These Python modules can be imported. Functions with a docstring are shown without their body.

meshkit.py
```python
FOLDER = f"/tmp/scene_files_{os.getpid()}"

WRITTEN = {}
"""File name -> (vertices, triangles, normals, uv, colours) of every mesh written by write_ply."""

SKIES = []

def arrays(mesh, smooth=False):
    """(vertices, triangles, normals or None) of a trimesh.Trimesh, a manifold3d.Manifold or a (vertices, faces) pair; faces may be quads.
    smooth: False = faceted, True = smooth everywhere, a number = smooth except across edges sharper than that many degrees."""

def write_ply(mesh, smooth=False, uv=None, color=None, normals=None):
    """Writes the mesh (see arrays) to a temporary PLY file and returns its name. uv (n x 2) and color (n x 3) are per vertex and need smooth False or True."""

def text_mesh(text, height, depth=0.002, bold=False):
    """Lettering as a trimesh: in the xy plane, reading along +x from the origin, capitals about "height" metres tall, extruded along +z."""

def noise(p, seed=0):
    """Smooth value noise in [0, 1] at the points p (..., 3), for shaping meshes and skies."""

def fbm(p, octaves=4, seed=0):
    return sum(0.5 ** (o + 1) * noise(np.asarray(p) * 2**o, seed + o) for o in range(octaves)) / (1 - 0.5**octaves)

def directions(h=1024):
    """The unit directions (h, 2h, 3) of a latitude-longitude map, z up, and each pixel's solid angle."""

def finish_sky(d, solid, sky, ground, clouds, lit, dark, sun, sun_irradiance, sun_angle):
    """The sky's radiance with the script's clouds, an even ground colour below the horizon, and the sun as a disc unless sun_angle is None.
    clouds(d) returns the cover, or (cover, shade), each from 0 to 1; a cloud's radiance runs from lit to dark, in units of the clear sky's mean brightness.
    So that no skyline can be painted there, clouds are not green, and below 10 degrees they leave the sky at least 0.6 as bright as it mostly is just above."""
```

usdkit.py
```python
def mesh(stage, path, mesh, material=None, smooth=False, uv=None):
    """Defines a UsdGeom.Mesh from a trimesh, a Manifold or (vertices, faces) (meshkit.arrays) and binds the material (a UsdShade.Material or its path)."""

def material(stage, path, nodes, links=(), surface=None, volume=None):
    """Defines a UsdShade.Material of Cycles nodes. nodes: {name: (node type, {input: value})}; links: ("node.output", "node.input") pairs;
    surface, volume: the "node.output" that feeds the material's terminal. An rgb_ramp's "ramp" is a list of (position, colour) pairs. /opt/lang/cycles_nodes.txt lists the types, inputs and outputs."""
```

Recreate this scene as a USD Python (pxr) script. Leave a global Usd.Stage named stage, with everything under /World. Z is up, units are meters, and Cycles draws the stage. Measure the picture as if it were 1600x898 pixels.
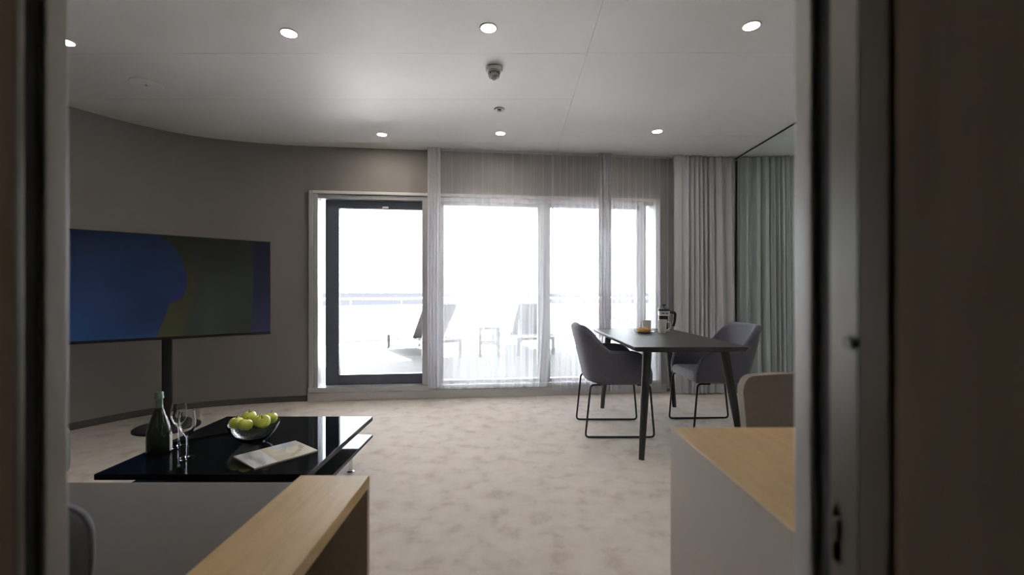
import math, numpy as np, trimesh, usdkit, meshkit, manifold3d as m3
from pxr import Usd, UsdGeom, UsdLux, UsdShade, Gf, Sdf
from shapely.geometry import Polygon, box as sbox
PI = math.pi
stage = Usd.Stage.CreateInMemory()
UsdGeom.SetStageUpAxis(stage, 'Z'); UsdGeom.SetStageMetersPerUnit(stage, 1.0)
UsdGeom.Xform.Define(stage, '/World')
# ------------------------------------------------------------------ camera, sky, sun
F = 711.0                                    # focal length in pixels of the 1600 wide frame (16 mm on a 36 mm gate)
EYE = 1.08
cam = UsdGeom.Camera.Define(stage, '/World/camera')
cam.CreateHorizontalApertureAttr(36.0); cam.CreateFocalLengthAttr(36.0*F/1600)
cam.CreateVerticalApertureAttr(36.0*898/1600)
cam.CreateVerticalApertureOffsetAttr(36.0*8/1600)
cam.CreateClippingRangeAttr(Gf.Vec2f(0.05, 40000))
cam.CreateFStopAttr(2.0); cam.CreateFocusDistanceAttr(3.8); cam.CreateExposureAttr(0.66)
cam.AddTranslateOp().Set(Gf.Vec3d(0, 0, EYE)); cam.AddRotateXOp().Set(90.0)
SKY, SUN, LAMP = 3.0, 115.0, 150.0
dome = UsdLux.DomeLight.Define(stage, '/World/sky_light')
dome.CreateColorAttr(Gf.Vec3f(0.87, 0.94, 1.0)); dome.CreateIntensityAttr(SKY)
sun = UsdLux.DistantLight.Define(stage, '/World/sun_light')
sun.CreateColorAttr(Gf.Vec3f(1.0, 0.985, 0.97)); sun.CreateIntensityAttr(SUN); sun.CreateAngleAttr(1.0); sun.CreateNormalizeAttr(True)
sun.AddRotateXOp().Set(-36.0)                # stands in front of the camera over the sea, 54 degrees up

# ------------------------------------------------------------------ helpers
used = {}
def numbered(path):
    n = used.get(path, -1) + 1; used[path] = n
    return path if n == 0 else f'{path}_{n:03d}'
def setkeys(p, label=None, cat=None, group=None, kind=None):
    for k, v in (('label', label), ('category', cat), ('group', group), ('kind', kind)):
        if v: p.SetCustomDataByKey(k, v)
    return p
def thing(name, label, cat, loc=(0, 0, 0), rotz=0, group=None, kind=None):
    x = UsdGeom.Xform.Define(stage, numbered('/World/' + name))
    x.AddTranslateOp().Set(Gf.Vec3d(*map(float, loc)))
    if rotz: x.AddRotateZOp().Set(float(rotz))
    return setkeys(x.GetPrim(), label, cat, group, kind)
def obj(name, mesh, m, parent=None, label=None, smooth=35, kind=None):
    base = str(parent.GetPath()) if parent is not None else '/World'
    if isinstance(mesh, list): mesh = trimesh.util.concatenate(mesh)
    p = usdkit.mesh(stage, numbered(f'{base}/{name}'), mesh, m, smooth=smooth).GetPrim()
    return setkeys(p, label, kind=kind)
def struct(name, mesh, m, label, cat, smooth=35):
    return setkeys(obj(name, mesh, m, smooth=smooth), label, cat, kind='structure')
def dup(src, label, loc, rotz=0, group=None):
    was = src.GetCustomData()
    r = thing(src.GetName(), label or was['label'], was['category'], loc, rotz, group or was.get('group'))
    r.GetReferences().AddInternalReference(src.GetPath()); r.SetInstanceable(True)
    return r
def bx(x0, x1, y0, y1, z0, z1):
    b = trimesh.creation.box([x1-x0, y1-y0, z1-z0]); b.apply_translation([(x0+x1)/2, (y0+y1)/2, (z0+z1)/2]); return b
def rb(x0, x1, y0, y1, z0, z1, r=0.004, n=8):
    """A box with rounded edges."""
    r = min(r, .49*(x1-x0), .49*(y1-y0), .49*(z1-z0))
    s = m3.Manifold.sphere(r, n); L = []
    for x in (x0+r, x1-r):
        for y in (y0+r, y1-r):
            for z in (z0+r, z1-r): L.append(s.translate((x, y, z)))
    me = m3.Manifold.batch_hull(L).to_mesh()
    return trimesh.Trimesh(me.vert_properties[:, :3], me.tri_verts, process=False)
def lathe(prof, n=40):
    return trimesh.creation.revolve(np.array(prof, float), sections=n)
def prism(pts, z0, z1):
    p = Polygon(pts) if not hasattr(pts, 'exterior') else pts
    e = trimesh.creation.extrude_polygon(p, z1-z0, engine='earcut'); e.apply_translation([0, 0, z0]); return e
def fillet(pts, r, n=6):
    pts = [np.array(p, float) for p in pts]; out = [pts[0]]
    for a, b, c in zip(pts, pts[1:], pts[2:]):
        u, v = (a-b)/np.linalg.norm(a-b), (c-b)/np.linalg.norm(c-b)
        rr = min(r, .45*np.linalg.norm(a-b), .45*np.linalg.norm(c-b))
        for t in np.linspace(0, 1, n): out.append((1-t)**2*(b+u*rr) + 2*t*(1-t)*b + t*t*(b+v*rr))
    return np.array(out + [pts[-1]])
def tube(pts, r, sides=10):
    p = np.asarray(pts, float); k = len(p); r = np.broadcast_to(r, (k,))
    t = np.gradient(p, axis=0); t /= np.linalg.norm(t, axis=1, keepdims=True)
    a = np.cross(t[0], [0.1, .2, 1.0]);  a = a if np.linalg.norm(a) > .3 else np.cross(t[0], [1.0, 0, 0])
    V = []
    for i in range(k):
        a = a - t[i]*a.dot(t[i]); a /= np.linalg.norm(a); b = np.cross(t[i], a)
        for s in range(sides):
            g = 2*PI*s/sides; V.append(p[i] + r[i]*(math.cos(g)*a + math.sin(g)*b))
    Fc = []
    for i in range(k-1):
        for s in range(sides):
            q = [i*sides+s, i*sides+(s+1) % sides, (i+1)*sides+(s+1) % sides, (i+1)*sides+s]
            Fc += [[q[0], q[1], q[2]], [q[0], q[2], q[3]]]
    c0, c1 = len(V), len(V)+1; V += [p[0], p[-1]]
    for s in range(sides):
        Fc += [[c0, (s+1) % sides, s], [c1, (k-1)*sides+s, (k-1)*sides+(s+1) % sides]]
    return trimesh.Trimesh(np.array(V), np.array(Fc), process=False)
def cyl(r, z0, z1, x=0, y=0, n=32):
    c = trimesh.creation.cylinder(r, z1-z0, sections=n); c.apply_translation([x, y, (z0+z1)/2]); return c
def move(m, d): m = m.copy(); m.apply_translation(d); return m
def rotz(m, deg):
    m = m.copy(); m.apply_transform(trimesh.transformations.rotation_matrix(math.radians(deg), [0, 0, 1])); return m
def grid(V, close_u=False, close_v=False):
    """A quad grid V (nu, nv, 3) as a mesh."""
    nu, nv = V.shape[:2]; Fc = []
    for i in range(nu if close_u else nu-1):
        for j in range(nv if close_v else nv-1):
            a, b, c, d = i*nv+j, ((i+1) % nu)*nv+j, ((i+1) % nu)*nv+(j+1) % nv, i*nv+(j+1) % nv
            Fc += [[a, b, c], [a, c, d]]
    return trimesh.Trimesh(V.reshape(-1, 3), np.array(Fc), process=False)

# ------------------------------------------------------------------ materials
M = {}
def pbr(name, col, rough=0.5, var=0.0, scale=8.0, stretch=(1, 1, 1), bump=0.0, bscale=None, bdist=0.002, detail=4.0, **kw):
    """A principled material; var mixes in a darker/lighter noise, bump adds relief."""
    n = {'p': ('principled_bsdf', {'base_color': col, 'roughness': rough, **kw})}; l = []
    if var or bump:
        n['tc'] = ('texture_coordinate', {}); n['mp'] = ('mapping', {'scale': stretch}); l.append(('tc.object', 'mp.vector'))
    if var:
        n['n'] = ('noise_texture', {'scale': scale, 'detail': detail, 'roughness': 0.6})
        c = np.array(col)
        n['r'] = ('rgb_ramp', {'ramp': [(0.3, tuple(c*(1-var))), (0.7, tuple(np.minimum(c*(1+var), 1)))]})
        l += [('mp.vector', 'n.vector'), ('n.fac', 'r.fac'), ('r.color', 'p.base_color')]
    if bump:
        n['bn'] = ('noise_texture', {'scale': bscale or scale*10, 'detail': 3.0})
        n['b'] = ('bump', {'strength': bump, 'distance': bdist})
        l += [('mp.vector', 'bn.vector'), ('bn.fac', 'b.height'), ('b.normal', 'p.normal')]
    M[name] = usdkit.material(stage, '/World/Looks/' + name, n, l, surface='p.BSDF'); return M[name]
def emit(name, col, strength):
    M[name] = usdkit.material(stage, '/World/Looks/' + name, {'e': ('emission', {'color': col, 'strength': strength})}, [], surface='e.emission')
def sheer(name, col, opaque, grazing, through=0.62):
    n = {'t': ('transparent_bsdf', {}), 'd': ('diffuse_bsdf', {'color': col}), 'l': ('translucent_bsdf', {'color': col}),
         'm': ('mix_closure', {'fac': through}), 'w': ('layer_weight', {'blend': 0.5}),
         'r': ('map_range', {'from_min': 0.0, 'from_max': 1.0, 'to_min': opaque, 'to_max': grazing}), 'x': ('mix_closure', {})}
    l = [('d.BSDF', 'm.closure1'), ('l.BSDF', 'm.closure2'), ('w.facing', 'r.value'), ('r.result', 'x.fac'), ('t.BSDF', 'x.closure1'), ('m.closure', 'x.closure2')]
    M[name] = usdkit.material(stage, '/World/Looks/' + name, n, l, surface='x.closure')
def pane(name, tint=(1, 1, 1)):
    n = {'t': ('transparent_bsdf', {'color': tint}), 'g': ('glossy_bsdf', {'color': (1, 1, 1), 'roughness': 0.0}), 'f': ('fresnel', {'IOR': 1.45}), 'x': ('mix_closure', {})}
    M[name] = usdkit.material(stage, '/World/Looks/' + name, n, [('f.fac', 'x.fac'), ('t.BSDF', 'x.closure1'), ('g.BSDF', 'x.closure2')], surface='x.closure')

pbr('wall_paint', (0.265, 0.25, 0.243), 0.75, var=0.03, scale=3, bump=0.08, bscale=220)
pbr('ceiling_paint', (0.84, 0.835, 0.82), 0.5, var=0.015, scale=2)
pbr('ceiling_gap', (0.3, 0.3, 0.3), 0.8)
pbr('front_wall_paint', (0.40, 0.37, 0.34), 0.7, bump=0.05, bscale=200)
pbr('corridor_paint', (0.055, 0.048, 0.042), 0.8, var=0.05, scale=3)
pbr('base_dark', (0.10, 0.095, 0.09), 0.6, var=0.05)
# carpet: soft cloudy patches of beige, pile relief
def carpet():
    n = {'tc': ('texture_coordinate', {}), 'n1': ('noise_texture', {'scale': 8.0, 'detail': 6.0, 'roughness': 0.58, 'distortion': 0.25}),
         'v': ('voronoi_texture', {'scale': 9.0, 'feature': 'smooth_f1', 'smoothness': 0.6}), 'mx': ('mix_color', {'fac': 0.3}),
         'r': ('rgb_ramp', {'ramp': [(0.30, (0.53, 0.455, 0.39)), (0.46, (0.665, 0.59, 0.525)), (0.66, (0.725, 0.655, 0.59))]}),
         'n2': ('noise_texture', {'scale': 420.0, 'detail': 2.0}), 'b': ('bump', {'strength': 0.5, 'distance': 0.004}),
         'p': ('principled_bsdf', {'roughness': 0.95, 'specular_ior_level': 0.1, 'sheen_weight': 0.15})}
    l = [('tc.object', 'n1.vector'), ('tc.object', 'v.vector'), ('tc.object', 'n2.vector'), ('n1.color', 'mx.a'), ('v.color', 'mx.b'),
         ('n1.fac', 'r.fac'), ('r.color', 'p.base_color'), ('n2.fac', 'b.height'), ('b.normal', 'p.normal')]
    del n['mx'], n['v']; l = [x for x in l if 'mx' not in x[1] and 'v.' not in x[1][:2] and 'v.' not in x[0][:2]]
    M['carpet'] = usdkit.material(stage, '/World/Looks/carpet', n, l, surface='p.BSDF')
carpet()
pbr('drape', (0.60, 0.615, 0.65), 0.9, var=0.03, scale=30, stretch=(1, 1, .05), bump=0.05, bscale=400, sheen_weight=0.1)
sheer('sheer_curtain', (0.80, 0.80, 0.83), 0.40, 0.85)
sheer('sheer_dense', (0.62, 0.62, 0.66), 0.965, 0.995, 0.12)
sheer('sheer_gathered', (0.93, 0.93, 0.97), 0.66, 0.96)
pane('pane'); 
pbr('aluminium', (0.52, 0.52, 0.53), 0.35, var=0.04, scale=4, metallic=0.25)
pbr('leaf_frame', (0.105, 0.125, 0.17), 0.4, var=0.03)
pbr('chrome', (0.8, 0.8, 0.8), 0.12, metallic=1.0)
pbr('black_metal', (0.018, 0.018, 0.02), 0.4)
pbr('mirror', (0.90, 0.96, 0.94), 0.015, metallic=1.0)
pbr('trim_cream', (0.36, 0.335, 0.31), 0.42, var=0.03)
pbr('trim_pale', (0.50, 0.475, 0.45), 0.42, var=0.03)
pbr('threshold', (0.72, 0.71, 0.70), 0.4, metallic=0.1)
pbr('rubber', (0.006, 0.006, 0.007), 0.8)
pbr('strip_metal', (0.10, 0.088, 0.070), 0.4, metallic=0.4, var=0.05, scale=6)
pbr('jamb_lining', (0.105, 0.085, 0.065), 0.6, var=0.05, scale=5, specular_ior_level=0.05)
pbr('door_brown', (0.15, 0.112, 0.080), 0.6, var=0.12, scale=3, stretch=(6, 6, .6), specular_ior_level=0.0)
pbr('oak', (0.55, 0.365, 0.158), 0.5, var=0.10, scale=7, stretch=(7, .7, 7), bump=0.05, bscale=60)
pbr('oak_edge', (0.50, 0.40, 0.28), 0.5, var=0.08, scale=7, stretch=(7, .7, 7))
pbr('panel_greige', (0.50, 0.435, 0.375), 0.55, var=0.03, scale=4)
pbr('dark_inner', (0.018, 0.016, 0.015), 0.6, var=0.1)
pbr('sofa_fabric', (0.073, 0.057, 0.044), 0.92, var=0.06, scale=40, bump=0.25, bscale=500, sheen_weight=0.2)
pbr('grey_fabric', (0.10, 0.10, 0.108), 0.95, var=0.08, scale=40, bump=0.25, bscale=500, sheen_weight=0.15)
pbr('chair_fabric', (0.122, 0.125, 0.162), 0.95, var=0.08, scale=60, bump=0.25, bscale=600, sheen_weight=0.35, sheen_roughness=0.4)
pbr('seat_fabric', (0.30, 0.30, 0.32), 0.95, var=0.08, scale=60, bump=0.25, bscale=600, sheen_weight=0.35, sheen_roughness=0.4)
pbr('beige_fabric', (0.24, 0.21, 0.18), 0.9, var=0.05, scale=40, bump=0.2, bscale=500)
pbr('table_black', (0.028, 0.028, 0.031), 0.42, var=0.15, scale=5, stretch=(1, .2, 1))
def lacquer(name, col, tint, rough):
    n = {'d': ('diffuse_bsdf', {'color': col}), 'g': ('glossy_bsdf', {'color': tint, 'roughness': rough}), 'f': ('fresnel', {'IOR': 1.38}), 'x': ('mix_closure', {})}
    M[name] = usdkit.material(stage, '/World/Looks/' + name, n, [('f.fac', 'x.fac'), ('d.BSDF', 'x.closure1'), ('g.BSDF', 'x.closure2')], surface='x.closure')
lacquer('gloss_black', (0.006, 0.007, 0.009), (0.50, 0.52, 0.56), 0.015)
pbr('steel', (0.80, 0.80, 0.80), 0.28, metallic=0.55)
lacquer('smoked_shelf', (0.03, 0.03, 0.032), (0.55, 0.56, 0.58), 0.06)
pbr('tv_black', (0.008, 0.008, 0.010), 0.3)
pbr('white_plastic', (0.62, 0.62, 0.61), 0.4)
pbr('grey_plastic', (0.32, 0.32, 0.31), 0.45)
pbr('dark_plastic', (0.04, 0.04, 0.042), 0.4)
pbr('ceramic', (0.72, 0.72, 0.71), 0.15)
pbr('bread', (0.66, 0.36, 0.13), 0.55, var=0.4, scale=40, bump=0.4, bscale=120)
pbr('apple_skin', (0.68, 0.75, 0.13), 0.28, var=0.18, scale=14, coat_weight=0.2)
pbr('apple_stem', (0.07, 0.06, 0.02), 0.8)
pbr('bottle_glass', (0.008, 0.012, 0.008), 0.06, coat_weight=0.3)
pbr('foil', (0.14, 0.21, 0.155), 0.35, metallic=0.4, var=0.1, scale=60)
pbr('label_paper', (0.62, 0.62, 0.60), 0.6)
pbr('clear_glass', (1, 1, 1), 0.0, transmission_weight=1.0, ior=1.45)
pbr('magazine_paper', (0.66, 0.65, 0.66), 0.35, var=0.05, scale=20)
pbr('print_beige', (0.56, 0.50, 0.38), 0.35, var=0.12, scale=18)
pbr('print_cream', (0.68, 0.63, 0.50), 0.35, var=0.1, scale=30)
pbr('print_brown', (0.42, 0.34, 0.24), 0.35, var=0.25, scale=45)
pbr('print_blue', (0.45, 0.49, 0.52), 0.35, var=0.08, scale=20)
pbr('deck', (0.074, 0.074, 0.075), 0.8, var=0.05, scale=6, stretch=(1, .2, 1))
pbr('ship_white', (0.72, 0.72, 0.72), 0.45)
pbr('sling', (0.03, 0.03, 0.034), 0.8)
pbr('lounger_frame', (0.03, 0.03, 0.032), 0.5)
pbr('sea', (0.0040, 0.0043, 0.0050), 1.0, var=0.08, scale=0.01, specular_ior_level=0.0)
emit('lamp', (1.0, 0.89, 0.76), LAMP); emit('lamp_dim', (1.0, 0.89, 0.76), LAMP*.3)
def screen(name, a, b, scale):
    """The screen's picture: its tones vary softly and it is darker towards its upper edge."""
    n = {'tc': ('texture_coordinate', {}), 'n': ('noise_texture', {'scale': scale, 'detail': 3.0}), 'r': ('rgb_ramp', {'ramp': [(0.3, a), (0.7, b)]}),
         's': ('separate_xyz', {}), 'k': ('map_range', {'from_min': 0.75, 'from_max': 1.5, 'to_min': 0.68, 'to_max': 0.2}),
         'p': ('principled_bsdf', {'base_color': (0.004, 0.004, 0.005), 'roughness': 0.25, 'emission_strength': 1.0, 'specular_ior_level': 0.25})}
    M[name] = usdkit.material(stage, '/World/Looks/' + name, n, [('tc.object', 'n.vector'), ('tc.object', 's.vector'), ('s.z', 'k.value'), ('k.result', 'p.emission_strength'), ('n.fac', 'r.fac'), ('r.color', 'p.emission_color')], surface='p.BSDF')
screen('map_sea', (0.006, 0.013, 0.032), (0.010, 0.026, 0.066), 1.6)
screen('map_shelf', (0.010, 0.012, 0.045), (0.012, 0.016, 0.055), 4)
screen('map_coast', (0.016, 0.018, 0.008), (0.024, 0.024, 0.012), 5)
screen('map_land', (0.010, 0.012, 0.009), (0.021, 0.025, 0.022), 2.2)
screen('map_panel', (0.010, 0.011, 0.024), (0.013, 0.014, 0.032), 3)

# ------------------------------------------------------------------ the setting: room shell
H = 2.54
P0 = np.array([-2.02, 4.54]); ANG = 6.68
D = np.array([math.cos(math.radians(ANG)), math.sin(math.radians(ANG))]); OUT = np.array([-D[1], D[0]])
def wall_xf(m):
    """Window-wall coordinates (along, outward, up) into the room's."""
    if isinstance(m, list): m = trimesh.util.concatenate(m)
    m = rotz(m, ANG); m.apply_translation([P0[0], P0[1], 0]); return m
def wp(s, o): p = P0 + D*s + OUT*o; return (float(p[0]), float(p[1]))
# curved left wall, from the front wall round to the window
curve = [(-3.70, .50), (-3.70, 2.2), (-3.66, 2.8), (-3.56, 3.3), (-3.40, 3.72), (-3.18, 4.06), (-2.90, 4.28), (-2.55, 4.42), (-2.25, 4.50), (-2.02, 4.54)]
def catmull(P, n=6):
    P = np.array([2*np.array(P[0])-P[1]] + list(P) + [2*np.array(P[-1])-P[-2]], float); out = []
    for i in range(1, len(P)-2):
        for t in np.linspace(0, 1, n, endpoint=False):
            a, b, c, d = P[i-1:i+3]
            out.append(.5*((2*b)+(-a+c)*t+(2*a-5*b+4*c-d)*t*t+(-a+3*b-3*c+d)*t**3))
    return np.array(out + [P[-2]])
cv = catmull(curve)
def offset_line(c, d):
    t = np.gradient(c, axis=0); t /= np.linalg.norm(t, axis=1, keepdims=True)
    return c + d*np.stack([-t[:, 1], t[:, 0]], 1)
def ribbon(c, d, z0, z1): return prism(list(map(tuple, c)) + list(map(tuple, offset_line(c, d)))[::-1], z0, z1)
struct('wall_left', ribbon(cv, .14, 0, H), M['wall_paint'], 'taupe curved wall behind the television', 'wall')
struct('baseboard_left', ribbon(cv[1:], -.012, 0, .055), M['base_dark'], 'dark low baseboard along the curved taupe wall', 'baseboard')
WZ0, WZ1, WS1 = .088, 2.097, 3.65
hole = Polygon([(-.02, 0), (4.60, 0), (4.60, H), (-.02, H)], [[(0, WZ0), (WS1, WZ0), (WS1, WZ1), (0, WZ1)]])
wb = prism(hole, 0, .22); wb.apply_transform(np.array([[1, 0, 0, 0], [0, 0, 1, 0], [0, 1, 0, 0], [0, 0, 0, 1.]])); wb.invert()
struct('wall_back', wall_xf(wb), M['wall_paint'], 'taupe wall around the wide terrace window', 'wall')
struct('wall_right', bx(2.44, 2.60, .45, 5.3, 0, H), M['front_wall_paint'], 'side wall carrying the tall mirror', 'wall')
struct('wall_front', [bx(-3.84, -.62, .45, .565, 0, H), bx(.42, 2.44, .45, .565, 0, H), bx(-.62, .42, .45, .565, 2.12, H)], M['front_wall_paint'], 'wall that the near doorway is cut through', 'wall')
struct('floor', bx(-4.0, 2.62, -1.6, 4.5, -.1, 0) + prism([(-4, 4.5), (2.62, 4.5), wp(4.6, .2), wp(-1.9, .2)], -.1, 0), M['carpet'], 'mottled beige carpet floor', 'floor', smooth=False)
# ceiling: white panels with fine open joints under a dark slab
ceil = thing('ceiling', 'pale grey panelled ceiling with fine joints', 'ceiling', kind='structure')
obj('backing', bx(-4.0, 2.7, -1.6, 5.6, H+.014, H+.16), M['ceiling_gap'], ceil)
room = Polygon(list(map(tuple, cv)) + [wp(4.6, 0), (2.44, .565), (-3.7, .565)]).buffer(.06)
g = .0010
for x0, x1, ys in ((-3.9, .457, (.56, 2.78, 3.43, 4.42, 5.4)), (.457, 2.6, (.56, 2.77, 4.25, 5.4))):
    for y0, y1 in zip(ys, ys[1:]):
        a = sbox(x0+g, y0+g, x1-g, y1-g).intersection(room)
        if a.area > .01: obj('ceiling_panel', prism(a, H, H+.016), M['ceiling_paint'], ceil, smooth=False)
# corridor behind the camera
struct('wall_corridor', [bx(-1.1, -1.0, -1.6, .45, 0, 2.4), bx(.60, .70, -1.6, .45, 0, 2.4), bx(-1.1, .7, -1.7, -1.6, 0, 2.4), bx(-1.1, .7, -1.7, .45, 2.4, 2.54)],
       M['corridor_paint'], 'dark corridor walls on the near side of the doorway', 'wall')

# ------------------------------------------------------------------ doorway the picture is taken through
dr = thing('door_1', 'cream and brown door frame around the near doorway', 'door frame', kind='structure')
XL, XR = -.55, .35
obj('frame_trim', rb(XR, XR+.07, .532, .5655, 0, 2.1, .003), M['trim_pale'], dr, 'pale edge trim of the doorway at the right')
obj('seal', bx(XR+.006, XR+.07, .5007, .532, 0, 2.1), M['rubber'], dr, 'black rubber seal')
hole2 = Polygon([(.461, 0), (.5007, 0), (.5007, 2.1), (.461, 2.1)], [[(.4835, .79), (.4965, .79), (.4975, .842), (.490, .858), (.4835, .842)]])
st = prism(hole2, 0, .004); st.apply_transform(np.array([[0, 0, 1, XR], [1, 0, 0, 0], [0, 1, 0, 0], [0, 0, 0, 1.]]))
obj('strike_strip', st, M['strip_metal'], dr, 'beige metal strip with lock opening', smooth=False)
obj('strip_backing', bx(XR+.010, XR+.07, .461, .5007, 0, 2.1), M['rubber'], dr)
sc = trimesh.creation.cylinder(.0065, .004, sections=20); sc.apply_transform(trimesh.transformations.rotation_matrix(PI/2, [0, 1, 0])); sc.apply_translation([XR-.001, .472, 1.028])
obj('screw', sc, M['black_metal'], dr)
obj('latch_tongue', rb(XR-.003, XR+.01, .4855, .4925, .812, .838, .002), M['strip_metal'], dr)
obj('jamb', rb(XR, XR+.07, .4225, .461, 0, 2.1, .002), M['jamb_lining'], dr)
obj('groove', bx(XR+.006, XR+.07, .4148, .4225, 0, 2.1), M['rubber'], dr)
obj('door_panel', rb(XR-.001, XR+.07, .06, .4148, 0, 2.1, .003), M['door_brown'], dr, 'dark brown door lining at the right')
obj('frame_trim', rb(XL-.07, XL, .5357, .5655, 0, 2.1, .003), M['trim_cream'], dr, 'pale edge trim of the doorway at the left')
obj('seal', bx(XL-.07, XL-.006, .5145, .5357, 0, 2.1), M['rubber'], dr)
obj('strike_strip', rb(XL-.07, XL, .5013, .5145, 0, 2.1, .003), M['strip_metal'], dr)
obj('jamb', bx(XL-.07, XL+.001, .30, .5013, 0, 2.1), M['door_brown'], dr)
obj('header', bx(XL-.07, XR+.07, .42, .5655, 2.1, 2.14), M['trim_cream'], dr)

# ------------------------------------------------------------------ the wide window and terrace door
win = thing('window_1', 'wide grey framed window to the terrace', 'window', kind='structure')
def wbox(name, s0, s1, o0, o1, z0, z1, m, parent, label=None, r=.003):
    return obj(name, wall_xf(rb(s0, s1, o0, o1, z0, z1, r)), M[m], parent, label)
wbox('casing', 0, .045, -.03, .16, WZ0, WZ1, 'aluminium', win); wbox('casing', .047, .082, -.012, .16, WZ0, WZ1-.03, 'aluminium', win)
wbox('casing', .0, WS1, -.03, .16, 2.068, WZ1, 'threshold', win); wbox('casing', .082, WS1-.07, -.005, .16, 2.022, 2.062, 'aluminium', win)
wbox('casing', 3.60, WS1, -.03, .16, WZ0, WZ1-.03, 'aluminium', win)
wbox('sill', 0, WS1, -.05, .20, WZ0, .136, 'aluminium', win)
wbox('mullion', 1.108, 1.185, -.02, .055, .137, 2.021, 'aluminium', win)
wbox('mullion', 1.185, 1.300, .05, .12, .137, 2.021, 'aluminium', win)
wbox('mullion', 2.340, 2.430, .0, .14, .137, 2.021, 'aluminium', win)
wbox('mullion', 3.430, 3.500, .0, .14, .137, 2.021, 'aluminium', win)
for s0, s1 in ((1.30, 2.34), (2.43, 3.43)):
    for a in ((s0, s0+.022, .137, 2.021), (s1-.022, s1, .137, 2.021), (s0, s1, .137, .165), (s0, s1, 1.99, 2.021)):
        wbox('sash', a[0], a[1], .05, .11, a[2], a[3], 'aluminium', win)
    wbox('pane', s0+.02, s1-.02, .078, .084, .163, 1.992, 'pane', win, r=.001)
wbox('pane', .082, .137, .078, .084, .137, 2.021, 'pane', win, r=.001); wbox('pane', 3.50, 3.60, .078, .084, .137, 2.021, 'pane', win, r=.001)
leaf = thing('door_2', 'blue grey framed glass terrace door', 'door', kind='structure')
wbox('stile', .137, .267, .06, .12, .139, 2.02, 'leaf_frame', leaf); wbox('stile', 1.112, 1.18, .06, .12, .139, 2.02, 'leaf_frame', leaf)
wbox('rail', .267, 1.112, .06, .12, 1.937, 2.02, 'leaf_frame', leaf); wbox('rail', .267, 1.112, .06, .12, .139, .242, 'leaf_frame', leaf)
wbox('pane', .26, 1.12, .088, .094, .235, 1.945, 'pane', leaf, r=.001)
wbox('catch', .70, .76, .045, .062, 1.945, 1.963, 'white_plastic', leaf, 'small white catch on the top rail')
struct('trim_1', wall_xf(rb(-.01, 3.72, -.035, -.001, .0, .086, .004)), M['threshold'], 'grey metal threshold under the terrace window', 'trim')

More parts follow.
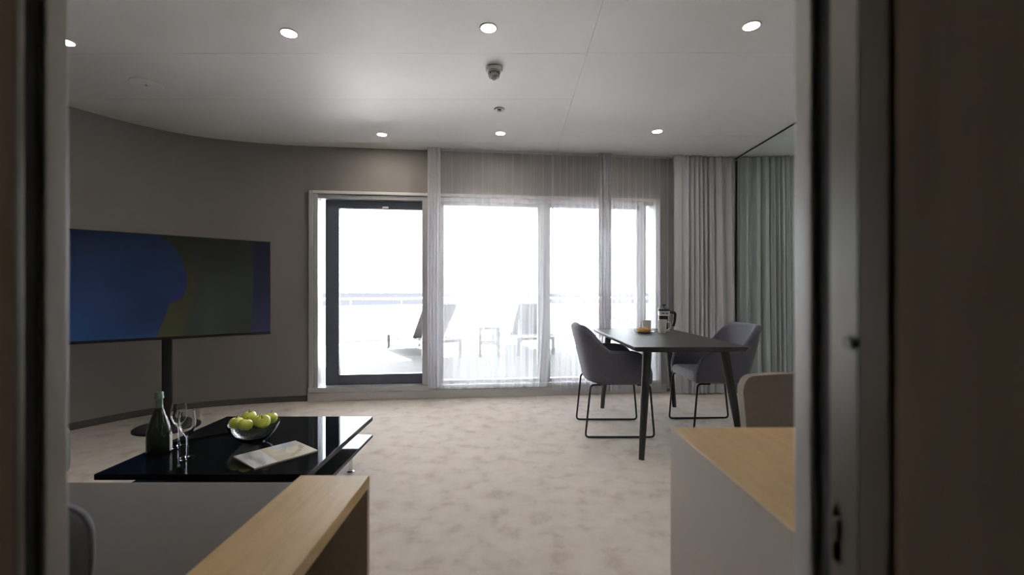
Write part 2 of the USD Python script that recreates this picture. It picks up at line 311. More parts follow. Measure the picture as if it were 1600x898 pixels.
# ------------------------------------------------------------------ curtains
def curtain(s0, s1, z0, z1, off, lam, amp, seed, nz=28, taper=0.0):
    """A hanging cloth: lam(s) is the fold's length, amp(s) its depth; folds open a little towards the hem."""
    n = int((s1-s0)/.0045); s = np.linspace(s0, s1, n); L = np.array([lam(x) for x in s]); A = np.array([amp(x) for x in s])
    ph = np.concatenate([[0], np.cumsum(2*PI*np.diff(s)/L[1:])]); z = np.linspace(z0, z1, nz)
    rr = np.random.default_rng(seed); q = rr.uniform(0, 6, 4)
    S, Z = np.meshgrid(s, z, indexing='ij'); k = (z1-Z)/(z1-z0)
    P = ph[:, None] + 0.6*np.sin(S*3.1+q[0]) + k*0.8*np.sin(S*5.3+q[1]+Z*1.1)
    w = np.sin(P) + .35*np.sin(2.3*P+q[2])
    o = -off + A[:, None]*w*(.65+.5*k) + .008*np.sin(S*2.2+q[3]+Z)
    S2 = S + .25*A[:, None]*np.cos(P)*(.4+.6*k)
    if taper: S2 = S2 - taper*np.clip((1.0-Z)/.9, 0, 1)**1.5*np.clip((S-(s1-.25))/.25, 0, 1)
    V = np.stack([S2, o, Z], -1)
    return wall_xf(grid(V))
sm = lambda x, a, b: float(np.clip((x-a)/(b-a), 0, 1)**2*(3-2*np.clip((x-a)/(b-a), 0, 1)))
c = thing('sheer_curtain', 'white sheer curtain over the middle window pane, hem lifted beside the glass door', 'curtain')
obj('cloth', curtain(1.295, 2.46, .105, H-.004, .10, lambda s: .105, lambda s: .010, 3, taper=.07), M['sheer_curtain'], c, smooth=True)
obj('gathered_edge', curtain(1.165, 1.30, .125, H-.004, .115, lambda s: .030, lambda s: .022, 4), M['sheer_gathered'], c, 'dense bunched edge', smooth=True)
c = thing('sheer_curtain', 'white sheer curtain over the right window pane behind the dining table', 'curtain')
obj('cloth', curtain(2.44, 3.80, .05, H-.004, .085, lambda s: .05+.07*abs(s-3.0), lambda s: .012+.012*math.exp(-((s-3.0)/.12)**2), 5), M['sheer_curtain'], c, smooth=True)
obj('gathered_edge', curtain(2.93, 3.06, .05, H-.004, .125, lambda s: .036, lambda s: .018, 6), M['sheer_dense'], c, 'dense bunched fold', smooth=True)
c = thing('drape_curtain', 'grey full-length opaque drape hanging in the corner beside the mirror', 'curtain')
obj('cloth', curtain(3.74, 4.46, .012, H-.004, .15, lambda s: .085+.04*math.sin(s*9), lambda s: .006+.030*sm(s, 3.80, 3.98), 7), M['drape'], c, smooth=True)

# ------------------------------------------------------------------ mirror on the right wall
mr = thing('wall_mirror', 'tall floor-to-ceiling mirror on the right wall reflecting grey drapes', 'mirror', (2.44, 0, 0))
obj('mirror_glass', bx(-.008, -.002, 2.0, 5.03, .012, H-.012), M['mirror'], mr, smooth=False)
for b in (bx(-.012, 0, 2.0, 5.03, H-.012, H-.001), bx(-.014, 0, 5.03, 5.045, 0, H-.001), bx(-.012, 0, 2.0, 5.03, 0, .012)): obj('frame_strip', b, M['black_metal'], mr, smooth=False)

# ------------------------------------------------------------------ ceiling fittings
lamp0 = None
for x, y, lb in ((-1.255, 2.56, 'round lit downlight in the near ceiling row, left of the smoke detector'), (-.13, 2.51, 'round lit recessed downlight in the near ceiling row, just in front of the smoke detector'),
                 (1.31, 2.49, 'round lit recessed downlight in the near ceiling row, towards the right door jamb'),                 (-1.20, 4.20, 'round lit recessed downlight in the far ceiling row above the terrace door'), (-.106, 4.17, 'round lit recessed downlight in the far ceiling row behind the small sprinkler'),
                 (1.315, 4.12, 'round lit recessed downlight in the far ceiling row above the dining table')):
    if lamp0 is None:
        lamp0 = thing('downlight', lb, 'ceiling light', (x, y, H), group='recessed ceiling downlights')
        obj('trim_ring', lathe([(.041, 0), (.041, -.004), (.049, -.003), (.050, 0)], 36), M['white_plastic'], lamp0)
        obj('diffuser', cyl(.041, -.0035, -.0005), M['lamp'], lamp0)
    else: dup(lamp0, lb, (x, y, H), group='recessed ceiling downlights')
dl = thing('downlight', 'dimmer small round downlight at the far left beside the door jamb', 'ceiling light', (-2.60, 2.65, H), group='recessed ceiling downlights')
obj('trim_ring', lathe([(.041, 0), (.041, -.004), (.049, -.003), (.050, 0)], 36), M['white_plastic'], dl); obj('diffuser', cyl(.041, -.0035, -.0005), M['lamp_dim'], dl)
sd = thing('smoke_detector', 'grey white domed smoke detector on the ceiling', 'smoke detector', (-.117, 2.96, H))
obj('base', lathe([(0, 0), (.054, 0), (.054, -.018), (.050, -.024), (0, -.024)]), M['white_plastic'], sd)
obj('sensor_head', lathe([(.0, -.024), (.040, -.024), (.040, -.034), (.030, -.036), (.030, -.046), (.038, -.048), (.034, -.060), (.018, -.066), (.012, -.076), (0, -.077)]), M['grey_plastic'], sd)
for k in range(8):
    a = k*PI/4; f = rotz(rb(.028, .037, -.002, .002, -.047, -.035, .001), math.degrees(a)); obj('fin', f, M['dark_plastic'], sd)
sp = thing('sprinkler', 'small white recessed ceiling sprinkler between the smoke detector and the far downlights', 'sprinkler', (-.10, 3.62, H))
obj('ring', lathe([(.020, 0), (.020, -.006), (.040, -.010), (.042, -.003), (.042, 0)]), M['white_plastic'], sp)
obj('nozzle', lathe([(0, -.001), (.018, -.001), (.012, -.010), (.016, -.014), (0, -.015)]), M['dark_plastic'], sp)
vt = thing('ceiling_vent', 'faint round white flush ceiling disc near the curved left wall', 'ceiling vent', (-2.56, 3.19, H))
obj('plate', lathe([(0, 0), (.10, 0), (.10, -.004), (.094, -.008), (.0, -.008)], 48), M['ceiling_paint'], vt)
obj('clip', rb(-.005, .005, -.012, .002, -.012, -.007, .001), M['grey_plastic'], vt)

# ------------------------------------------------------------------ television on its pole
TVC = np.array([-2.715, 3.59]); TVA = 41.0                 # local x to the right along the screen, local y away from the viewer
tv = thing('television', 'large flat television showing a dark sea map, on a black pole stand', 'television', (TVC[0], TVC[1], 0), TVA)
z0, z1, hw = .71, 1.535, .735
obj('casing', rb(-hw, hw, .0, .035, z0, z1, .006), M['tv_black'], tv)
obj('screen', bx(-hw+.008, hw-.008, -.002, .002, z0+.022, z1-.008), M['map_land'], tv, 'screen showing a dark map', smooth=False)
def flat(pts, d): 
    p = prism(pts, 0, .0008); p.apply_transform(np.array([[1, 0, 0, 0], [0, 0, 1, -.002-d], [0, 1, 0, 0], [0, 0, 0, 1.]])); p.invert(); return p
zz = lambda v: z0+.022 + v*(z1-z0-.03)                       # v 0..1 up the screen
coast = [(-.10, 0), (-.06, .12), (-.005, .26), (.01, .33), (.12, .385), (.16, .47), (.17, .60), (.13, .76), (.06, .88), (-.06, 1)]
xx = lambda u: -hw+.008 + (u+1)/2*(2*hw-.016)
obj('map_land', flat([(xx(u), zz(v)) for u, v in coast] + [(xx(.12), zz(1)), (xx(.22), zz(.82)), (xx(.25), zz(.5)), (xx(.22), zz(.3)), (xx(.12), zz(.0))], .0004), M['map_coast'], tv)
obj('map_sea', flat([(-hw+.008, zz(0))] + [(xx(u), zz(v)) for u, v in coast] + [(-hw+.008, zz(1))], .0008), M['map_sea'], tv)
obj('map_shelf', flat([(xx(u), zz(v)) for u, v in ((.01, .33), (.12, .385), (.16, .47), (.168, .60), (.12, .66), (.11, .48), (.03, .42))], .0016), M['map_shelf'], tv)
obj('side_panel', flat([(xx(.79), zz(.0)), (xx(1), zz(0)), (xx(1), zz(1)), (xx(.82), zz(1)), (xx(.82), zz(.1)), (xx(.79), zz(.1))], .0012), M['map_panel'], tv)
obj('pole', rb(-.035, .035, .045, .085, .015, 1.2, .012), M['tv_black'], tv)
obj('bracket', rb(-.20, .20, .034, .060, 1.0, 1.25, .004), M['black_metal'], tv)
obj('base', move(lathe([(0, 0), (.225, 0), (.225, .012), (.215, .018), (0, .02)], 56), (0, .065, 0)), M['tv_black'], tv)

# ------------------------------------------------------------------ coffee table and what stands on it
CX0, CX1, CY0, CY1, CZ = -1.797, -.878, 1.955, 2.87, .30
ct = thing('coffee_table', 'square low coffee table with glossy black top over a lower shelf', 'coffee table', (CX0, CY0, 0))
w, d = CX1-CX0, CY1-CY0
obj('tabletop', rb(0, w, 0, d, CZ-.026, CZ, .002), M['gloss_black'], ct)
obj('lower_shelf', rb(0, w, 0, d, .168, .186, .002), M['smoked_shelf'], ct)
obj('core', rb(.2, w-.2, .2, d-.2, .186, CZ-.026, .004), M['tv_black'], ct)
for x in (.09, w-.09):
    for y in (.14, d-.14): obj('leg', lathe([(0, 0), (.021, 0), (.021, .008), (.011, .012), (.011, .169), (0, .169)], 24).apply_translation([x, y, 0]), M['chrome'], ct)
bt = thing('wine_bottle', 'dark champagne bottle with pale green foil neck on the coffee table', 'bottle', (-1.718, 2.215, CZ))
obj('body', lathe([(0, 0), (.044, 0), (.050, .006), (.051, .085), (.050, .105), (.043, .138), (.033, .17), (.023, .20), (.0165, .225), (.0145, .24), (.014, .28), (0, .28)], 48), M['bottle_glass'], bt)
obj('neck_foil', lathe([(.0175, .222), (.0158, .236), (.0155, .262), (.0195, .266), (.0195, .274), (.0175, .278), (.0180, .292), (.0150, .298), (0, .299)], 36), M['foil'], bt, 'pale green crumpled foil')
def arc_patch(r, a0, a1, z0, z1, n=30, t=.0006):
    a = np.radians(np.linspace(a0, a1, n))
    P = [(r*math.cos(x), r*math.sin(x)) for x in a] + [((r+t)*math.cos(x), (r+t)*math.sin(x)) for x in a[::-1]]
    return prism(P, z0, z1)
obj('label', arc_patch(.0512, 0, 236, .012, .088), M['label_paper'], bt, 'pale paper label')
gl = None
for x, y, lb in ((-1.690, 2.308, 'clear wine glass on the coffee table directly beside the champagne bottle'), (-1.535, 2.150, 'clear wine glass on the coffee table nearer the sofa, in front of the other glass')):
    if gl is None:
        gl = thing('wine_glass', lb, 'wine glass', (x, y, CZ), group='wine glasses by the bottle')
        obj('bowl', lathe([(0, .104), (.010, .106), (.024, .122), (.034, .150), (.036, .170), (.031, .222), (.0296, .222), (.0343, .170), (.0324, .150), (.023, .124), (.009, .109), (0, .108)], 40), M['clear_glass'], gl)
        obj('stem', lathe([(0, .004), (.010, .004), (.005, .012), (.0038, .03), (.0036, .09), (.006, .103), (0, .1035)], 20), M['clear_glass'], gl)
        obj('foot', lathe([(0, 0), (.034, 0), (.035, .0015), (.012, .0038), (0, .0039)], 36), M['clear_glass'], gl)
    else: dup(gl, lb, (x, y, CZ), group='wine glasses by the bottle')
BX, BY = -1.352, 2.385
bw = thing('fruit_bowl', 'clear glass bowl holding green apples on the coffee table', 'bowl', (BX, BY, CZ))
obj('body', lathe(np.array([1.05, 1])*np.array([(0, 0), (.045, 0), (.046, .006), (.070, .020), (.098, .050), (.114, .085), (.118, .100), (.114, .1005), (.109, .086), (.093, .053), (.066, .025), (.03, .012), (0, .011)]), 56), M['clear_glass'], bw)
ap = None
def apple():
    n = 24; t = np.linspace(0, PI, n); r = []
    for x in t:
        R = .0355*(1 - .10*math.cos(x)**8); zc = math.cos(x)
        r.append((R*math.sin(x)*(1+.05*zc), R*.92*zc - .012*math.exp(-(math.sin(x)/.28)**2)*(1 if zc > 0 else -.7)))
    r[0] = (0, r[0][1]); r[-1] = (0, r[-1][1]); return lathe(r[::-1], 28)
for dx, dy, z, ry, lb in ((-.074, -.030, .105, 12, 'green apple at the left rim of the glass bowl'), (-.012, -.058, .103, -20, 'green apple at the front of the glass bowl nearest the magazine'),
                      (.062, -.026, .112, 30, 'green apple at the right front of the bowl with its dark stem pit showing'), (.060, .048, .110, -15, 'green apple at the right rear of the glass bowl'),
                      (.008, .040, .098, 8, 'green apple sunk in the middle rear of the bowl'), (-.052, .045, .118, 5, 'topmost green apple with upright stem at the left rear of the bowl'), (.0, -.004, .060, 0, None)):
    if lb is None: continue
    if ap is None:
        ap = thing('apple', lb, 'apple', (BX+dx, BY+dy, CZ+z), group='green apples in the glass bowl')
        obj('flesh', apple(), M['apple_skin'], ap); obj('stem', tube([(0, 0, .020), (.001, 0, .030), (.004, .001, .040)], .0015, 6), M['apple_stem'], ap)
        a0 = ap
    else:
        r = dup(a0, lb, (BX+dx, BY+dy, CZ+z), group='green apples in the glass bowl'); UsdGeom.Xform(r).AddRotateXOp().Set(float(ry))
mg = thing('magazine', 'pale magazine lying on the black coffee table beside the fruit bowl', 'magazine', (-1.133, 2.19, CZ), 51.0)
# local x runs along the long side (0.29), local y across
L2, W2 = .146, .117
obj('pages', rb(-L2, L2, -W2, W2, 0, .007, .001), M['magazine_paper'], mg)
obj('cover', bx(-L2-.001, L2+.001, -W2-.001, W2+.001, .007, .0078), M['magazine_paper'], mg, smooth=False)
def mp(pts, k): return prism(pts, .0078+.0001*k, .0080+.0001*k)
obj('cover_picture', mp([(-.045, -W2), (L2, -W2), (L2, W2), (-.03, W2)], 0), M['print_beige'], mg, 'beige cover picture', smooth=False)
obj('cover_picture', mp([(.03, .03), (.10, .02), (.12, W2), (.01, W2)], 1), M['print_blue'], mg, smooth=False)
obj('cover_picture', mp([(.03, -.03), (.06, -.06), (.10, -.02), (.125, .03), (.07, .05)], 2), M['print_cream'], mg, smooth=False)
obj('cover_picture', mp([(.02, -.09), (.07, -.08), (.13, -.01), (.135, .04), (.115, .03), (.10, -.015), (.055, -.06)], 3), M['print_brown'], mg, smooth=False)

# ------------------------------------------------------------------ sofa, console, left armchair
so = thing('sofa', 'grey beige fabric sofa with wide flat seat in front of the coffee table', 'sofa', (0, 0, 0))
obj('base', rb(-2.35, -.655, .62, 1.47, .06, .30, .02), M['sofa_fabric'], so)
obj('seat', rb(-2.36, -.65, .60, 1.515, .30, .46, .035, 16), M['sofa_fabric'], so)
obj('backrest', rb(-2.35, -1.02, .60, .78, .46, .80, .05, 12), M['sofa_fabric'], so)
for x in (-2.28, -.75):
    for y in (.70, 1.40): obj('foot', cyl(.02, 0, .062, x, y, 16), M['black_metal'], so)
cu = thing('cushion', 'dark grey rounded cushion standing on the sofa seat beside the left door jamb', 'cushion', (-1.048, .875, .4645), 4)
def squircle(a, b, t, e=.55, n=40):
    th, ph = np.linspace(-PI, PI, n, endpoint=False), np.linspace(-PI/2, PI/2, 22); T, P = np.meshgrid(th, ph, indexing='ij')
    f = lambda v, k: np.sign(v)*np.abs(v)**k
    return grid(np.stack([a*f(np.cos(T), e)*f(np.cos(P), .8), t*np.sin(P), b*f(np.sin(T), e)*f(np.cos(P), .8)], -1), close_u=True)
cm = squircle(.225, .105, .070); cm.apply_translation([0, 0, .107]); trimesh.repair.fix_normals(cm)
obj('cover', cm, M['grey_fabric'], cu, smooth=True)
sq = lambda t, a, e: a*np.sign(t)*abs(t)**e
obj('piping', tube([(sq(math.cos(t), .226, .55), 0, .107+sq(math.sin(t), .106, .55)) for t in np.linspace(0.01, 2*PI+.01, 61)], .004, 6), M['grey_fabric'], cu)
co = thing('console_shelf', 'low oak-topped console with dark open shelf at the sofa end', 'console', (0, 0, 0))
TX0, TX1, TY1, TZ = -.637, -.429, 1.372, .53
obj('top', rb(TX0, TX1, .60, TY1, TZ-.034, TZ, .002), M['oak'], co, 'pale oak top')
obj('end_panel', rb(TX0, TX1, TY1-.022, TY1, 0, TZ-.034, .002), M['oak_edge'], co); obj('end_panel', rb(TX0, TX1, .60, .622, 0, TZ-.034, .002), M['oak_edge'], co)
obj('back_panel', bx(TX0, TX0+.016, .622, TY1-.022, .0, TZ-.034), M['dark_inner'], co, 'dark inner back'); obj('bottom', bx(TX0+.016, TX1-.004, .622, TY1-.022, .03, .05), M['dark_inner'], co)
ac = thing('lounge_chair', 'grey rounded lounge chair half hidden behind the left door jamb', 'armchair', (-2.62, 1.98, 0), 0)
obj('seat', rb(-.34, .34, -.34, .32, .20, .36, .05, 14), M['grey_fabric'], ac)
obj('armrest', rb(.30, .45, -.36, .30, .16, .45, .072, 18), M['grey_fabric'], ac); obj('armrest', rb(-.45, -.30, -.36, .30, .16, .45, .072, 18), M['grey_fabric'], ac)
obj('backrest', rb(-.42, .42, -.42, -.26, .16, .62, .07, 16), M['grey_fabric'], ac)
for x in (-.34, .34):
    for y in (-.34, .26): obj('leg', cyl(.015, 0, .17, x, y, 14), M['black_metal'], ac)

# ------------------------------------------------------------------ sideboard and beige chair behind it
sb = thing('sideboard', 'beige sided cabinet with oak top beside the right door jamb', 'sideboard', (0, 0, 0))
SX, SY, SZ = .389, 1.117, .75
obj('side_panel', rb(SX, SX+.02, .60, SY, 0, SZ-.001, .0015), M['panel_greige'], sb, 'smooth beige side panel')
obj('top', rb(SX+.002, 1.60, .598, SY, SZ-.022, SZ, .0015), M['oak'], sb, 'warm oak top')
obj('edge_lipping', rb(SX-.001, SX+.003, .60, SY, SZ-.005, SZ+.0008, .0005), M['oak_edge'], sb)
obj('back_panel', bx(SX+.02, 1.58, SY-.03, SY-.012, .05, SZ-.022), M['panel_greige'], sb); obj('side_panel', rb(1.58, 1.60, .60, SY, 0, SZ-.022, .001), M['panel_greige'], sb)
dc = thing('desk_chair', 'beige upholstered chair with rounded low back behind the oak sideboard', 'chair', (1.04, 1.62, 0), 0)
def back_shell():
    # a gently curved back with rounded top corners, seen from its front over the cabinet
    n = 24; P = []
    w2, zt, r = .255, .792, .05
    out = [(-w2+.02, .50)] + [(-w2+r-r*math.cos(a), zt-r+r*math.sin(a)) for a in np.linspace(0, PI/2, 8)] + [(w2-r+r*math.sin(a), zt-r+r*math.cos(a)) for a in np.linspace(0, PI/2, 8)] + [(w2-.02, .50)]
    e = prism(out, -.02, .02); e.apply_transform(np.array([[1, 0, 0, 0], [0, 0, 1, 0], [0, 1, 0, 0], [0, 0, 0, 1.]])); e.invert()
    e = e.subdivide().subdivide(); v = e.vertices.copy(); v[:, 1] += -.14*(v[:, 0]/w2)**2*.5 + .06*(v[:, 2]-.5); e.vertices = v; return e
obj('backrest', back_shell(), M['beige_fabric'], dc, smooth=40)
obj('seat', rb(-.23, .23, -.42, .02, .42, .49, .03, 12), M['beige_fabric'], dc)
for x in (-.19, .19):
    for y in (-.38, -.02): obj('leg', tube([(x, y, .43), (x*1.12, y, 0.0)], .012, 12), M['black_metal'], dc)
for x in (-.17, .14): obj('back_support', bx(x, x+.03, -.02, .0, .44, .56), M['black_metal'], dc)

# ------------------------------------------------------------------ dining table, chairs, breakfast things
DX0, DX1, DY0, DY1, DZ = .768, 1.490, 2.84, 4.32, .74
dt = thing('dining_table', 'black rectangular dining table with splayed round legs by the window', 'dining table', (0, 0, 0))
corner = sbox(DX0, DY0, DX1, DY1).buffer(-.02).buffer(.02)
def chamfer_top(poly, z0, z1, c0, c1):
    """A table top with a sharp upper arris and a wide under-chamfer."""
    A = prism(poly.buffer(-c1), z1-.003, z1); 
    ring = lambda b, z: np.column_stack([np.array(poly.buffer(b).exterior.coords)[:, :2], np.full(len(poly.buffer(b).exterior.coords), z)])
    P = [np.array(poly.exterior.coords)]; cx, cy = poly.centroid.x, poly.centroid.y; o = np.array(poly.exterior.coords)[:-1, :2]
    def inset(d):
        v = o-[cx, cy]; hx, hy = np.abs(v).max(0); return np.column_stack([cx+v[:, 0]*(hx-d)/hx, cy+v[:, 1]*(hy-d)/hy])
    rows = [(c0, z0), (.002, z0+.016), (0, z1-.004), (c1, z1)]
    V = np.stack([np.column_stack([inset(d), np.full(len(o), z)]) for d, z in rows])
    g_ = grid(V, close_v=True); n = len(o)
    Fc = g_.faces.tolist(); V2 = g_.vertices.tolist(); V2 += [[cx, cy, z0], [cx, cy, z1]]
    for i in range(n): Fc += [[len(V2)-2, i, (i+1) % n], [len(V2)-1, 3*n+(i+1) % n, 3*n+i]]
    t = trimesh.Trimesh(V2, Fc, process=False); trimesh.repair.fix_normals(t); return t
obj('tabletop', chamfer_top(corner, DZ-.030, DZ, .012, .003), M['table_black'], dt, smooth=20)
for tx, ty, fx, fy in ((.895, 3.01, .838, 2.945), (1.405, 3.01, 1.500, 2.945), (.885, 4.17, .845, 4.262), (1.425, 4.17, 1.535, 4.30)):
    obj('leg', tube([(tx, ty, DZ-.030), (tx+(fx-tx)*.5, ty+(fy-ty)*.5, (DZ-.03)/2), (fx, fy, 0)], [.030, .025, .018], 20), M['table_black'], dt)
obj('apron', rb(DX0+.11, DX1-.08, DY0+.15, DY1-.14, DZ-.052, DZ-.030, .003), M['table_black'], dt)

def shell():
    """An upholstered shell wrapping the back and both arms; local x looks forward."""
    path = [(.238, -.258), (.16, -.265), (.08, -.268), (-.02, -.268)] + [(-.05-.185*math.sin(a)**.8, -.268*np.sign(math.cos(a))*abs(math.cos(a))**.62) for a in np.linspace(.08, PI-.08, 40)] + [(-.02, .268), (.08, .268), (.16, .265), (.238, .258)]
    c = np.array(path); seg = np.r_[0, np.cumsum(np.linalg.norm(np.diff(c, axis=0), axis=1))]; u = np.linspace(0, seg[-1], 72)
    c = np.column_stack([np.interp(u, seg, c[:, k]) for k in (0, 1)]); k = np.array([1, 2, 3, 2, 1])/9
    for _ in range(6): c[2:-2] = sum(c[i:len(c)-4+i]*k[i] for i in range(5))
    t = np.gradient(c, axis=0); t /= np.linalg.norm(t, axis=1, keepdims=True); nrm = np.stack([-t[:, 1], t[:, 0]], 1)
    nrm *= np.sign((nrm*(c-[.05, 0])).sum(1))[:, None]
    rows = []
    q = abs(u/seg[-1]*2-1)                                   # 0 at the middle of the back, 1 at an arm's front
    for i in range(len(u)):
        s = np.clip((q[i]-.24)/.31, 0, 1); s = s*s*(3-2*s); zt = .835*(1-s) + .650*s; fx = np.clip((c[i, 0]-.07)/.17, 0, 1); zt = zt if fx <= 0 else .475 + (zt-.475)*math.sqrt(max(0, 1-fx**2.2))
        lean = .24*(1-s) + .07*s; th = .030*(1-s)+.024*s
        loop = []
        zs = np.linspace(.425, zt-th, 7)
        outer = [(-.028, .398), (-.010, .406)] + [(lean*(z-.43), z) for z in zs]
        top = [(lean*(zt-th-.43)-th+th*math.cos(a), zt-th+th*math.sin(a)) for a in np.linspace(.3, PI-.3, 6)]
        inner = [(lean*(z-.43)-2*th, z) for z in zs[::-1]] + [(-.058, .42)]
        for o, z in outer+top+inner: loop.append([c[i, 0]+nrm[i, 0]*o, c[i, 1]+nrm[i, 1]*o, z])
        rows.append(loop)
    V = np.array(rows); m = grid(V, close_v=True); nv = V.shape[1]; Fc = m.faces.tolist(); V2 = m.vertices.tolist()
    for i, fl in ((0, False), (len(u)-1, True)):
        V2.append(V[i].mean(0).tolist())
        for j in range(nv):
            f = [len(V2)-1, i*nv+j, i*nv+(j+1) % nv]; Fc.append(f[::-1] if fl else f)
    m = trimesh.Trimesh(V2, Fc, process=False); trimesh.repair.fix_normals(m); return m
def sled(y):
    return tube(fillet([(-.13, y, .395), (-.215, y, .395), (-.255, y, .008), (.258, y, .008), (.225, y, .395), (.13, y, .395)], .03, 7), .0075, 10)
ch = thing('dining_chair', 'dark grey armchair on thin black sled legs, window side of the dining table, facing right', 'chair', (.80, 3.62, 0), 0, 'dark grey armchairs at the dining table')
obj('shell', shell(), M['chair_fabric'], ch, smooth=50)
obj('seat', rb(-.125, .245, -.228, .228, .400, .475, .03, 14), M['seat_fabric'], ch)
obj('seat_base', rb(-.13, .20, -.21, .21, .388, .402, .004), M['chair_fabric'], ch)
for y in (-.238, .238): obj('leg_frame', sled(y), M['black_metal'], ch)
for x in (-.15, .15): obj('cross_bar', tube([(x, -.238, .392), (x, .238, .392)], .006, 8), M['black_metal'], ch)
dup(ch, 'dark grey armchair on thin black sled legs, mirror side of the dining table, facing left', (1.61, 3.66, 0), 182, 'dark grey armchairs at the dining table')

pl = thing('plate', 'small white plate with croissants on the dining table', 'plate', (1.115, 3.84, DZ))
obj('dish', lathe([(0, 0), (.05, 0), (.052, .003), (.082, .013), (.083, .015), (.050, .007), (0, .006)], 44), M['ceramic'], pl)
def croissant(L=.062, R=.021):
    n = 33; t = np.linspace(-1, 1, n); p = np.column_stack([L*np.sin(t*1.15), -.035*np.cos(t*1.15)+.02, .018+.002*np.cos(t*3)])
    rad = R*(1-abs(t)**2.2*.78)*(1+.10*np.abs(np.sin(t*3.5*PI))); rad[[0, -1]] = .003
    m = tube(p, rad, 16); m.vertices[:, 2] = np.maximum(m.vertices[:, 2], 0); return m
cr = thing('croissant', 'golden croissant lying at the front of the small white plate', 'croissant', (1.110, 3.818, DZ+.0075), 12, 'croissants on the plate')
obj('crust', croissant(), M['bread'], cr)
dup(cr, 'golden croissant lying behind the other one on the small white plate', (1.118, 3.874, DZ+.0075), 12, 'croissants on the plate')
def mug_mesh(h, r0, r1):
    return lathe([(0, 0), (r0*.92, 0), (r0, .004), (r1, h), (r1-.003, h+.001), (r1-.006, h-.001), (r0-.005, .008), (0, .008)], 40)
mu = thing('mug', 'tall white mug with a looped handle in front of the coffee press', 'mug', (1.268, 3.84, DZ))
obj('body', mug_mesh(.112, .030, .041), M['ceramic'], mu); obj('handle', tube(fillet([(.034, 0, .092), (.070, 0, .088), (.066, 0, .035), (.032, 0, .022)], .03, 8), .0055, 10), M['ceramic'], mu)
mu = thing('cup', 'white cup standing behind the croissant plate', 'cup', (1.19, 4.02, DZ), 200)
obj('body', mug_mesh(.095, .032, .040), M['ceramic'], mu); obj('handle', tube(fillet([(.034, 0, .078), (.064, 0, .075), (.060, 0, .032), (.033, 0, .022)], .025, 8), .005, 10), M['ceramic'], mu)
fp = thing('french_press', 'glass and chrome coffee press with black handle on the dining table', 'coffee press', (1.345, 4.03, DZ), 0)
obj('carafe', lathe([(0, .008), (.046, .008), (.048, .012), (.048, .17), (.0462, .17), (.046, .014), (0, .011)], 40), M['clear_glass'], fp)
obj('coffee', cyl(.0455, .014, .134, n=36), M['dark_plastic'], fp)
obj('collar', lathe([(.049, .140), (.0515, .140), (.0515, .178), (.049, .178)], 44), M['steel'], fp, 'chrome band with dark print')
obj('collar', lathe([(.049, .0), (.0515, .0), (.0515, .012), (.049, .012)], 44), M['steel'], fp)
for a in (75, 195, 300): obj('strut', rotz(rb(.049, .052, -.005, .005, .0, .145, .001), a), M['steel'], fp)
for a, da in ((-128, 9), (-116, 6), (-108, 8), (-92, 4), (-84, 9), (-72, 5)): obj('print_mark', arc_patch(.0515, a, a+da, .151, .165, 6, .0005), M['dark_plastic'], fp)
obj('lid', lathe([(0, .178), (.047, .178), (.052, .181), (.052, .189), (.045, .197), (.012, .203), (0, .203)], 40), M['black_metal'], fp)
obj('plunger', lathe([(0, .203), (.003, .203), (.003, .222), (.016, .226), (.018, .231), (.012, .236), (0, .237)], 24), M['black_metal'], fp)
obj('handle', tube(fillet([(.048, -.01, .168), (.092, -.02, .166), (.088, -.02, .09), (.074, -.02, .045)], .03, 8), .0125, 12), M['dark_plastic'], fp)

# ------------------------------------------------------------------ terrace, bulwark, sea
DK = .05
stern = catmull([(-9, 4.0), (-6.4, 7.0), (-3.9, 9.2), (-2.0, 10.5), (0, 11.1), (3.0, 11.3), (6.5, 10.6), (9.5, 8.5), (11, 5.5)], 8)
struct('terrace_floor', prism([wp(-8, .225)] + list(map(tuple, stern)) + [wp(12, .225)], DK-.2, DK), M['deck'], 'pale sunlit terrace deck beyond the window', 'terrace', smooth=False)
struct('wall_bulwark', ribbon(stern, .12, DK-.2, .80), M['ship_white'], 'low white curved bulwark around the terrace', 'wall')
rl = thing('terrace_railing', 'white handrail on posts along the top of the terrace bulwark', 'railing')
mid = offset_line(stern, .06); obj('handrail', tube(np.column_stack([mid, np.full(len(mid), .945)]), .022, 8), M['ship_white'], rl)
for i in range(2, len(mid), 4): obj('post', cyl(.016, .795, .93, mid[i, 0], mid[i, 1], 10), M['ship_white'], rl)
struct('roof_overhang', prism([wp(-8, .225), (-7.5, 4.9), (-2.3, 8.3), (1.8, 11.0), (8, 11.0), wp(12, .225)], 2.60, 2.85), M['ship_white'], 'white deck overhang above the terrace', 'roof', smooth=False)
struct('wall_exterior', [wall_xf(bx(-9, -.02, .0, .225, -.2, 2.7)), wall_xf(bx(4.6, 13, .0, .225, -.2, 2.7))], M['ship_white'], 'white outer ship wall beside the terrace window', 'wall')
struct('sea', bx(-20000, 20000, -400, 24000, -14.5, -14), M['sea'], 'pale blue grey sea out to the horizon', 'sea', smooth=False)
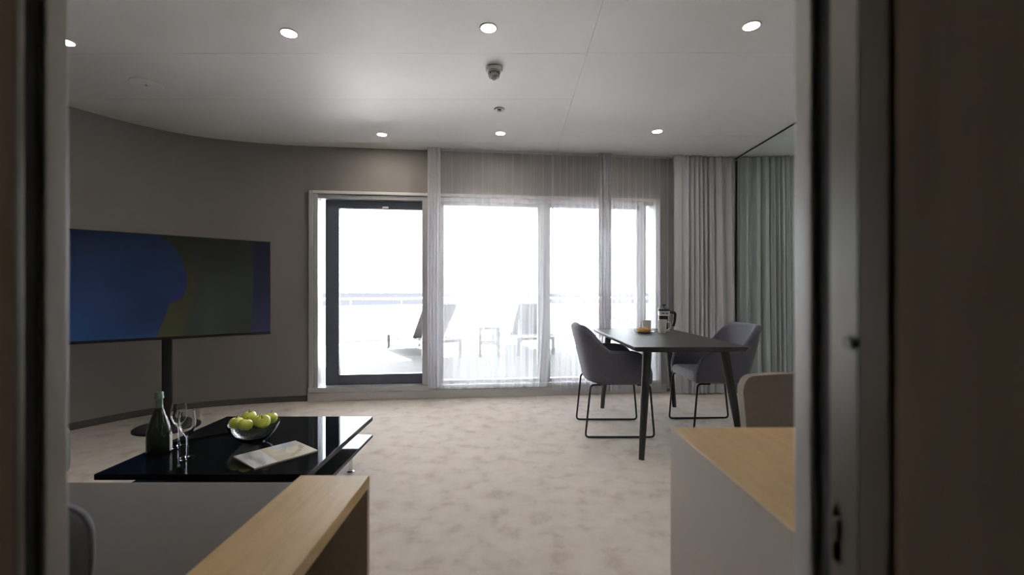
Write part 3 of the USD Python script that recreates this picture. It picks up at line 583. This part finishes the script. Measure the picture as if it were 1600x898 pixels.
def lounger(label, loc, rot):
    if not lounger.src:
        t = lounger.src = thing('sun_lounger', label, 'sun lounger', loc, rot, 'sun loungers on the terrace')   # local y to the feet
        w2, zs = .325, .30
        for x in (-w2, w2-.04): obj('side_rail', rb(x, x+.04, 0, 1.95, zs-.05, zs, .006), M['lounger_frame'], t)
        for y in (0, 1.91): obj('end_rail', rb(-w2+.04, w2-.04, y, y+.04, zs-.05, zs, .006), M['lounger_frame'], t)
        for x in (-w2, w2-.05):
            for y in (0, 1.90): obj('leg', rb(x, x+.05, y, y+.05, 0, zs-.05, .006), M['lounger_frame'], t)
        obj('seat', rb(-w2+.04, w2-.04, .60, 1.90, zs-.012, zs+.012, .01), M['sling'], t)
        b = rb(-w2+.05, w2-.05, 0, .76, -.012, .012, .01); b.apply_transform(trimesh.transformations.rotation_matrix(math.radians(-45), [1, 0, 0])); 
        b.apply_transform(trimesh.transformations.rotation_matrix(PI, [0, 0, 1])); b.vertices[:, 2] = np.abs(b.vertices[:, 2])
        b.apply_translation([0, .62, zs+.005]); obj('backrest', b, M['sling'], t, smooth=False)
        for x in (-.22, .22): obj('prop', tube([(x, .30, zs), (x, .25, zs+.28)], .010, 8), M['chrome'], t)
        return t
    return dup(lounger.src, label, loc, rot, 'sun loungers on the terrace')
lounger.src = None
lounger('dark sun lounger on the terrace half hidden by the mullion beside the glass door', (-1.06, 7.0, DK), 31)
lounger('dark sun lounger on the terrace behind the sheer curtain of the middle pane', (.40, 7.45, DK), 15)
tb = thing('side_table', 'small dark side table between the two sun loungers outside', 'side table', (-.375, 7.4, DK), 6)
obj('tabletop', rb(-.17, .17, -.17, .17, .44, .48, .005), M['lounger_frame'], tb)
for x in (-.165, .125):
    for y in (-.165, .125): obj('leg', rb(x, x+.04, y, y+.04, 0, .44, .004), M['lounger_frame'], tb)
for y in (-.155, .135): obj('stretcher', rb(-.125, .125, y, y+.02, .20, .23, .003), M['lounger_frame'], tb)
ot = thing('outdoor_table', 'dark outdoor table seen through the right sheer curtain above the dining table', 'outdoor table', (1.46, 5.45, DK))
obj('tabletop', rb(0, .9, 0, 1.9, .64, .675, .006), M['lounger_frame'], ot)
for x in (.06, .79):
    for y in (.06, 1.79): obj('leg', rb(x, x+.05, y, y+.05, 0, .64, .005), M['lounger_frame'], ot)
